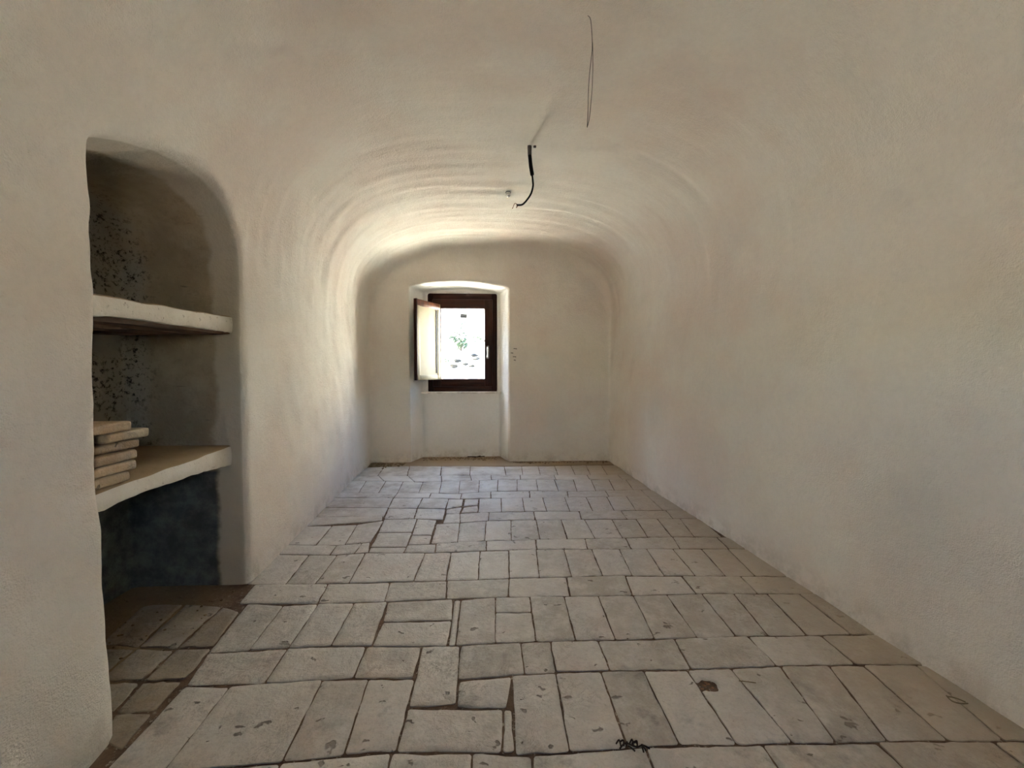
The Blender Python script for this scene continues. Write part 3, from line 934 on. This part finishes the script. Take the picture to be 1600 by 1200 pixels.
# ------------------------------------------------------------------ niche shelves
def shelf_front(y, far=0.040): return float(xl(y)) - 0.030 - far * (y - NICHE_Y0) / (NICHE_Y1 - NICHE_Y0)
def shelf(name, zt, zb, label, board, bow, far):
    """zt, zb: top and underside heights (near, far)"""
    root = empty(name, ((NICHE_X - 1.12) / 2, (NICHE_Y0 + NICHE_Y1) / 2, (zb[0] + zb[1]) / 2))
    tag(root, label, 'shelf')
    bm = bmesh.new()
    n = 34
    y0, y1 = NICHE_Y0 - 0.03, NICHE_Y1 + 0.03
    prof = []
    for i in range(n + 1):
        t = i / n; y = y0 + (y1 - y0) * t
        top = zt[0] + (zt[1] - zt[0]) * t; bot = zb[0] + (zb[1] - zb[0]) * t + bow * 4 * t * (1 - t)
        xf = shelf_front(y, far) + 0.005 * noise2(y, zt[0], 7)
        j1 = 0.004 * noise2(y, 2.0, 11); j2 = 0.005 * noise2(y, 5.0, 16) + 0.003 * noise2(y, 9.0, 45)
        xb = NICHE_X - 0.02
        prof.append([bm.verts.new(c) for c in ((xb, y, top + j1 * .5), ((xb + xf) / 2, y, top + j1), (xf - 0.012, y, top + j1), (xf - .003, y, top - 0.005 + j1), (xf, y, top - 0.014 + j1),
            (xf + .002, y, (top + bot) / 2), (xf - .001, y, bot + 0.010 + j2), (xf - 0.006, y, bot + 0.002 + j2), (xf - 0.016, y, bot + j2), ((xb + xf) / 2, y, bot), (xb, y, bot))])
    for a, b in zip(prof, prof[1:]):
        m = len(a)
        for k in range(m):
            bm.faces.new((a[k], a[(k + 1) % m], b[(k + 1) % m], b[k]))
    bm.faces.new(prof[0]); bm.faces.new(prof[-1][::-1])
    bmesh.ops.recalc_face_normals(bm, faces=bm.faces)
    obj('slab', bm, M['shelf'], root)
    if board:
        for k, (xa, xb_, dz) in enumerate(((0.012, 0.10, 0.012), (0.105, 0.21, 0.022), (0.215, 0.33, 0.014), (0.335, 0.46, 0.026), (0.465, 0.60, 0.018))):
            bm = bmesh.new()
            m = 14
            rows = []
            for i in range(m + 1):
                t = i / m; y = y0 + (y1 - y0) * t
                b = zb[0] + (zb[1] - zb[0]) * t
                f = shelf_front(y, far)
                w1 = 0.006 * noise2(y, k * 3.1, 5); dd_ = dz * (1 - 0.75 * max(0, t - .35) / .65) + 0.004 * noise2(y, k * 1.7, 8)
                rows.append([bm.verts.new(c) for c in ((f - xa + w1, y, b + .004), (f - xa + w1 - .004, y, b - dd_), (f - xb_ + w1 + .006, y, b - dd_ - .004), (f - xb_ + w1, y, b + .004))])
            for a, b in zip(rows, rows[1:]):
                for q in range(4): bm.faces.new((a[q], a[(q + 1) % 4], b[(q + 1) % 4], b[q]))
            bm.faces.new(rows[0]); bm.faces.new(rows[-1][::-1])
            bmesh.ops.recalc_face_normals(bm, faces=bm.faces)
            o = obj('board', bm, M['board'], root)
            o['label'] = 'rough brown board carrying the plaster'
    return root
def shelf_mat():
    m = Mat('limewashed shelf', 0.9, 0.2)
    g = m.n('NewGeometry'); sx = m.n('SeparateXYZ'); m.link(g.outputs['True Normal'], sx.inputs[0])
    up = m.step(sx.outputs[2], 0.35, 0.75)
    c = m.mix(m.step(m.noise(8, 5, 0.6), 0.35, 0.7), (0.60, 0.55, 0.47), (0.66, 0.62, 0.55))
    c = m.mix(m.math('MULTIPLY', m.step(m.noise(42, 4, 0.7), 0.60, 0.70), 0.6), c, (0.16, 0.12, 0.08))
    c = m.mix(up, c, (0.33, 0.235, 0.135))      # years of settled brown dust on the upper face
    m.color(c)
    m.bump(m.noise(30, 6, 0.7), 0.5, 0.008)
    return m.m
M['shelf'] = shelf_mat()
shelf('niche_shelf', (1.262, 1.303), (1.200, 1.222), 'upper empty limewashed shelf of the arched niche, brown boards showing underneath', True, 0.006, 0.022)
shelf('niche_shelf', (0.700, 0.682), (0.640, 0.580), 'lower limewashed niche shelf carrying the stacked terracotta tiles', False, 0.016, 0.040)

# ------------------------------------------------------------------ six terracotta tiles stacked on the lower shelf
ZS = [0.703, 0.7335, 0.7645, 0.796, 0.8275, 0.8590]
place = [(0.291, 0.004, 0.0), (0.317, 0.006, -1.0), (0.322, 0.010, 1.5), (0.353, 0.026, -1.0), (0.372, 0.012, 2.0), (0.305, 0.006, -2.0)]
names = ['bottom terracotta tile of the stack on the lower niche shelf', 'second terracotta tile from the bottom of the shelf stack',
         'third terracotta tile from the bottom of the shelf stack, crumbly end', 'fourth terracotta tile from the bottom, just under the longest one',
         'fifth terracotta tile, the one sticking out farthest below the top tile', 'topmost pale terracotta tile of the stack on the niche shelf']
for i, (zb, (ye, inset, rot)) in enumerate(zip(ZS, place)):
    bm = bmesh.new()
    y1 = 1.0 + ye + 0.0; y0 = y1 - 0.150
    if y0 < NICHE_Y0 - 0.035: y0 = NICHE_Y0 - 0.035
    xf = -1.100 - 0.030 - inset
    th = 0.0295
    box(bm, (xf - 0.29, y0, zb), (xf, y1, zb + th), 0.008, None, 3)
    bmesh.ops.subdivide_edges(bm, edges=[e for e in bm.edges if e.calc_length() > 0.05], cuts=6, use_grid_fill=True)
    for v in bm.verts:
        v.co.z += 0.0016 * noise2(v.co.x + i, v.co.y, 18) * (1 if v.co.z > zb + th / 2 else 0.3)
        v.co.x += 0.003 * noise2(v.co.y + i * 2, v.co.z, 26); v.co.y += 0.003 * noise2(v.co.x, v.co.z + i, 26)
    c = Vector((xf - .145, (y0 + y1) / 2, 0))
    bmesh.ops.transform(bm, matrix=Matrix.Translation(c) @ Matrix.Rotation(math.radians(rot), 4, 'Z') @ Matrix.Translation(-c), verts=bm.verts)
    tag(obj('terracotta_tile', bm, M['stack']), names[i], 'tile', 'terracotta tiles stacked on the niche shelf')
bm = bmesh.new(); rough_lump(bm, (-1.150, 1.268, 0.706), 0.010, 5, 2, (1.2, 1.0, 0.7))
tag(obj('clay_crumb', bm, M['red_chip']), 'small broken clay crumb on the lower shelf edge beside the stack', 'debris')

# ------------------------------------------------------------------ things on the vault
def vault_z(x, y):
    l, r = float(xl(y)), float(xr(y)); u = abs((x - (l + r) / 2) / ((r - l) / 2))
    return VZS + VB * max(0.0, 1 - u ** VP) ** (1 / VP)
CY = 2.512
cz = vault_z(0.231, CY)
cab = empty('ceiling_cable', (0.231, CY, cz))
tag(cab, 'black electric cable with bare end hanging from the vault', 'cable')
bm = bmesh.new(); tube(bm, [(0.230, CY, cz + 0.02), (0.231, CY, cz - 0.012), (0.231, CY, cz - 0.045), (0.232, CY, cz - .06)], [0.012, 0.013, 0.0125, 0.012], 12)
tag(obj('ferrule', bm, M['wire'], cab), 'grey-brown sleeve at the ceiling')
bm = bmesh.new(); tube(bm, [(0.2315, CY, 2.385), (0.238, CY, 2.32), (0.2475, CY, 2.262), (0.2485, CY, 2.258)], [0.0115, 0.012, 0.012, 0.009], 12)
obj('sheath', bm, M['black'], cab)
bm = bmesh.new(); tube(bm, spline([(0.247, CY, 2.265), (0.2515, CY, 2.225), (0.2525, CY, 2.19), (0.240, CY, 2.145), (0.214, CY, 2.105), (0.188, CY, 2.079), (0.165, CY, 2.074), (0.150, CY, 2.075)], 6), 0.0058, 8)
obj('wire', bm, M['black'], cab)
bm = bmesh.new(); tube(bm, spline([(0.166, CY, 2.074), (0.155, CY, 2.078), (0.147, CY, 2.083), (0.138, CY, 2.083), (0.131, CY, 2.068), (0.127, CY - .003, 2.056), (0.122, CY, 2.052)], 5), 0.0022, 6)
tube(bm, [(0.160, CY, 2.074), (0.152, CY - .002, 2.062), (0.148, CY - .002, 2.058)], 0.0035, 6)
tag(obj('bare_end', bm, M['copper'], cab), 'bent bare conductor at the tip')
bm = bmesh.new(); box(bm, (0.255, CY - .006, cz - .012), (0.272, CY + .006, cz + .006), 0.003)
obj('staple', bm, M['wire'], cab)
# round boss
RX, RY = 0.123, 3.165
rz = vault_z(RX, RY)
bo = empty('ceiling_boss', (RX, RY, rz)); tag(bo, 'small round pale ceiling knob behind the hanging cable', 'knob')
bm = bmesh.new(); bmesh.ops.create_uvsphere(bm, u_segments=20, v_segments=12, radius=0.0195)
for v in bm.verts: v.co = Vector((RX + v.co.x, RY + v.co.y, rz - 0.022 + v.co.z * 0.95))
obj('knob', bm, M['chrome'], bo)
bm = bmesh.new(); tube(bm, [(RX + 0.019 * math.cos(t), RY + 0.023 * math.sin(t), rz - 0.005) for t in [k * math.pi / 10 for k in range(21)]], 0.003, 8, False)
obj('rim', bm, M['putty'], bo)
# thin loop of wire
LZ = vault_z(0.39, 1.6)
lw = empty('wire_loop', (0.391, 1.6, LZ)); tag(lw, 'thin loop of wire hanging from the vault nearest the viewer', 'wire')
bm = bmesh.new()
tube(bm, spline([(0.372, 1.6, LZ + .006), (0.388, 1.6, LZ - .012), (0.395, 1.6, 2.335), (0.3925, 1.6, 2.29), (0.385, 1.6, 2.22), (0.3805, 1.6, 2.14), (0.380, 1.6, 2.08), (0.377, 1.6, 2.012)], 5), 0.0012, 6)
tube(bm, spline([(0.396, 1.6, 2.34), (0.398, 1.6, 2.26), (0.3965, 1.602, 2.17), (0.392, 1.602, 2.11), (0.386, 1.6, 2.05), (0.377, 1.6, 2.012)], 5), 0.0011, 6)
obj('strand', bm, M['wire'], lw)
# nails right of the window recess
for (nx_, nz_, lab, ln) in ((0.236, 1.280, 'topmost of the small nails right of the window recess', 0.030), (0.206, 1.232, 'second small nail, close to the recess edge', 0.018), (0.228, 1.190, 'third small nail right of the window recess', 0.030), (0.238, 1.152, 'lowest of the small nails right of the window recess', 0.014)):
    root = empty('nail', (nx_, 4.482, nz_)); tag(root, lab, 'nail', 'nails beside the window recess')
    bm = bmesh.new(); tube(bm, spline([(nx_, 4.50, nz_), (nx_ + .001, 4.474, nz_ + .002), (nx_ + .010, 4.462, nz_ + .002), (nx_ + ln, 4.458, nz_ - .001)], 3), 0.0034, 6); obj('shank', bm, M['iron'], root)
    bm = bmesh.new(); tube(bm, [(nx_ + ln - .001, 4.458, nz_ - .001), (nx_ + ln + .003, 4.4577, nz_ - .0012)], 0.0066, 10); obj('nail_head', bm, M['iron'], root)

# ------------------------------------------------------------------ loose bits on the floor
def crumbs(name, label, pts, mat, rmin, rmax, seed):
    q = random.Random(seed); bm = bmesh.new()
    for x, y in pts:
        r = q.uniform(rmin, rmax)
        rough_lump(bm, (x, y, r * 0.2), r, q.random(), 1, (1.2, 1, 0.6))
    return tag(obj(name, bm, mat), label, kind='stuff')
q = random.Random(3)
for lab, x0, x1, yb, n in (('brown earth crumbs along the end wall left of the window recess', -1.33, -0.98, 4.455, 110), ('brown earth crumbs on the floor of the window recess', -0.82, 0.06, 4.70, 260), ('brown earth crumbs along the end wall right of the window recess', 0.22, 1.30, 4.44, 120)):
    pts = [(q.uniform(x0, x1), yb - abs(q.gauss(0, 0.07 if x1 < 0.2 else 0.03))) for _ in range(n)]
    tag(crumbs('earth_crumbs', lab, pts, M['sand'], 0.003, 0.012, 1), cat='debris')
pts = [(q.uniform(-1.68, -1.22), q.uniform(1.2, 1.95)) for _ in range(90)]
tag(crumbs('niche_crumbs', 'brown rubble crumbs scattered over the niche floor', pts, M['sand'], 0.002, 0.006, 2), cat='debris')
pts = [(CHIP[0] + q.gauss(0, .03), CHIP[1] + q.gauss(0, .018)) for _ in range(26)]
bm = bmesh.new()
for x, y in pts: rough_lump(bm, (x, y, -0.009), q.uniform(.003, .008), q.random(), 1, (1.3, 1, 0.7))
tag(obj('clay_crumbs', bm, M['red_chip']), 'reddish crumbs in the broken hole of a near right tile', 'debris', kind='stuff')
def twig(name, pts, r, label, mat):
    bm = bmesh.new()
    for p in pts: tube(bm, spline(p, 4), r, 6)
    return tag(obj(name, bm, mat), label, 'debris')
qt = random.Random(12)
stalks = [[(0.305, 1.108, .004), (0.325, 1.118, .009), (0.352, 1.108, .007), (0.372, 1.114, .005), (0.388, 1.104, .004)]]
for k in range(9):
    bx, by = 0.310 + .008 * k + qt.uniform(-.004, .004), 1.110 + qt.uniform(-.004, .006)
    an = qt.uniform(0.4, 2.7) * qt.choice((1, -1)); ln = qt.uniform(.010, .022)
    stalks.append([(bx, by, .006), (bx + .6 * ln * math.cos(an), by + .5 * ln * math.sin(an), .006 + qt.uniform(.003, .012)), (bx + ln * math.cos(an + .4), by + ln * math.sin(an + .4), .004)])
stalks = [[(x + 0.043, y + -0.067, z) for x, y, z in st_] for st_ in stalks]
twig('twig', stalks, 0.0021, 'black curled twig fragment in the nearest floor joint', M['twig'])
twig('straw', [[(0.825, 1.258, 0.003), (0.847, 1.253, 0.004), (0.876, 1.247, 0.003)]], 0.0014, 'dry straw stalk right of the broken floor tile', M['straw'])
twig('bark_sliver', [[(1.453, 1.167, 0.003), (1.444, 1.145, 0.005), (1.459, 1.135, 0.005), (1.486, 1.136, 0.003)], [(1.454, 1.164, 0.003), (1.471, 1.155, 0.004), (1.485, 1.141, 0.003)]], 0.0020, 'curved bark sliver near the foot of the right wall', M['straw'])
twig('twig', [[(-0.30, 4.70, .012), (-0.24, 4.68, .016), (-0.18, 4.69, .012), (-0.10, 4.71, .012)], [(-0.24, 4.68, .014), (-0.20, 4.655, .014)], [(-0.18, 4.69, .014), (-0.15, 4.715, .016)]], 0.006, 'dark twig lying on the earth under the window', M['twig'])

# ------------------------------------------------------------------ outside the window: sunlit slope, bush, stones
def hill_z(x, y):
    if y < 5.3: b = 0.55
    else:
        b = 0.55 + max(0.0, y - 6.3) * 0.56
    return b + 0.10 * noise2(x, y, 0.7) * min(1, max(0, y - 5.2)) + 0.035 * noise2(x, y, 2.7) * min(1, max(0, y - 5.2))
def hill():
    bm = bmesh.new()
    xs = np.linspace(-26, 26, 105); ys = np.concatenate([np.linspace(4.93, 14, 60), np.linspace(14.5, 40, 40)])
    g = [[bm.verts.new((x, y, hill_z(x, y))) for y in ys] for x in xs]
    for i in range(len(xs) - 1):
        for j in range(len(ys) - 1):
            bm.faces.new((g[i][j], g[i + 1][j], g[i + 1][j + 1], g[i][j + 1]))
    return obj('hillside', bm, M['rock'], origin=(0, 4.93, 0.55))
tag(hill(), 'sun-bleached stony slope outside the window', kind='structure')
bm = bmesh.new(); box(bm, (-26, -30, -0.45), (26, -0.80, -0.12), 0.0)
bmesh.ops.subdivide_edges(bm, edges=bm.edges, cuts=6, use_grid_fill=True)
tag(obj('terrain', bm, M['rock'], smooth=False), 'pale ground before the added opening', kind='structure')
# an added, unseen outbuilding, left of the window and out of the view: put there to shade the left of the yard
ob = empty('added_building', (-6.2, 7.6, 0.4)); tag(ob, 'unseen outbuilding with a lean-to roof left of the yard', 'building')
bm = bmesh.new(); box(bm, (-8.2, 4.95, 0.30), (-4.6, 12.0, 3.55), 0.03)
bmesh.ops.subdivide_edges(bm, edges=bm.edges, cuts=9, use_grid_fill=True)
for v in bm.verts: v.co += Vector((noise2(v.co.y, v.co.z, 1.7), noise2(v.co.x, v.co.z, 1.7), 0)) * 0.04
obj('wall', bm, M['rubble'], ob)
bm = bmesh.new(); box(bm, (-8.5, 4.94, 3.55), (-4.35, 12.3, 3.70), 0.02); obj('roof', bm, M['rubble'], ob)
def on_hill(px, pz_):
    """walk along a sight ray from the window's middle out to the slope"""
    d = Vector((px, 8.0, pz_)) - Vector((0, 0, 1.05)); d.normalize()
    t = 5.6
    while t < 30:
        p = Vector((0, 0, 1.05)) + d * t
        if hill_z(p.x, p.y) > p.z: return p
        t += 0.04
    return p
def bush(x, y, s, label, seed):
    q = random.Random(seed)
    z = hill_z(x, y)
    root = empty('bush', (x, y, z)); tag(root, label, 'bush', 'small bushes on the slope outside')
    st, lf = bmesh.new(), bmesh.new()
    for k in range(9):
        a = q.uniform(0, 6.28); l = s * q.uniform(.4, 1.0); tilt = q.uniform(.2, 1.25)
        tip = Vector((x + math.cos(a) * l * math.sin(tilt), y + math.sin(a) * l * math.sin(tilt), z + l * math.cos(tilt)))
        mid = (Vector((x, y, z)) + tip) / 2 + Vector((0, 0, .06 * s))
        pp = spline([(x, y, z - .04), mid, tip], 5)
        tube(st, pp, [0.012 * s * (1 - .07 * i) for i in range(len(pp))], 5)
        for m in range(26):
            p = pp[q.randrange(3, len(pp))] + Vector((q.gauss(0, .05), q.gauss(0, .05), q.gauss(0, .05))) * s
            n1 = Vector((q.gauss(0, 1), q.gauss(0, 1), q.gauss(0, 1))).normalized(); n2 = n1.orthogonal().normalized(); n3 = n1.cross(n2)
            L, Wd = .075 * s, .026 * s
            vs = [lf.verts.new(p + v) for v in (-n2 * L, n3 * Wd + n1 * .3 * Wd, n2 * L, -n3 * Wd + n1 * .3 * Wd)]
            lf.faces.new(vs[:3]); lf.faces.new((vs[0], vs[2], vs[3]))
    obj('stems', st, M['stem'], root)
    tag(obj('foliage', lf, M['leaf'], root), kind='stuff')
for px, pz_, s, lab, sd in ((-0.64, 1.42, 0.72, 'larger leafy bush in the middle of the window view', 1), (-0.95, 1.15, 0.26, 'smaller low bush left of the larger one outside the window', 2)):
    p = on_hill(px, pz_); bush(p.x, p.y, s, lab, sd)
for i, (px, pz_, r, lab) in enumerate(((-0.70, 1.20, .06, 'dark stone on the slope just below the larger bush'), (-0.33, 1.23, .06, 'dark stone lowest right in the window view'), (-0.36, 1.30, .05, 'dark stone above the lowest right one on the slope'),
        (-0.43, 1.09, .05, 'dark stone near the bottom edge, lower right in the window view'), (-0.77, 1.09, .06, 'dark stone at the bottom middle of the window view'), (-0.55, 1.14, .05, 'dark stone low between the bottom middle one and the right-hand ones outside'))):
    p = on_hill(px, pz_)
    bm = bmesh.new(); rough_lump(bm, (p.x, p.y, hill_z(p.x, p.y) + r * .2), r, 40 + i, 2, (1.3, 1, .8))
    tag(obj('stone', bm, M['darkrock']), lab, 'stone', 'stones on the slope outside')
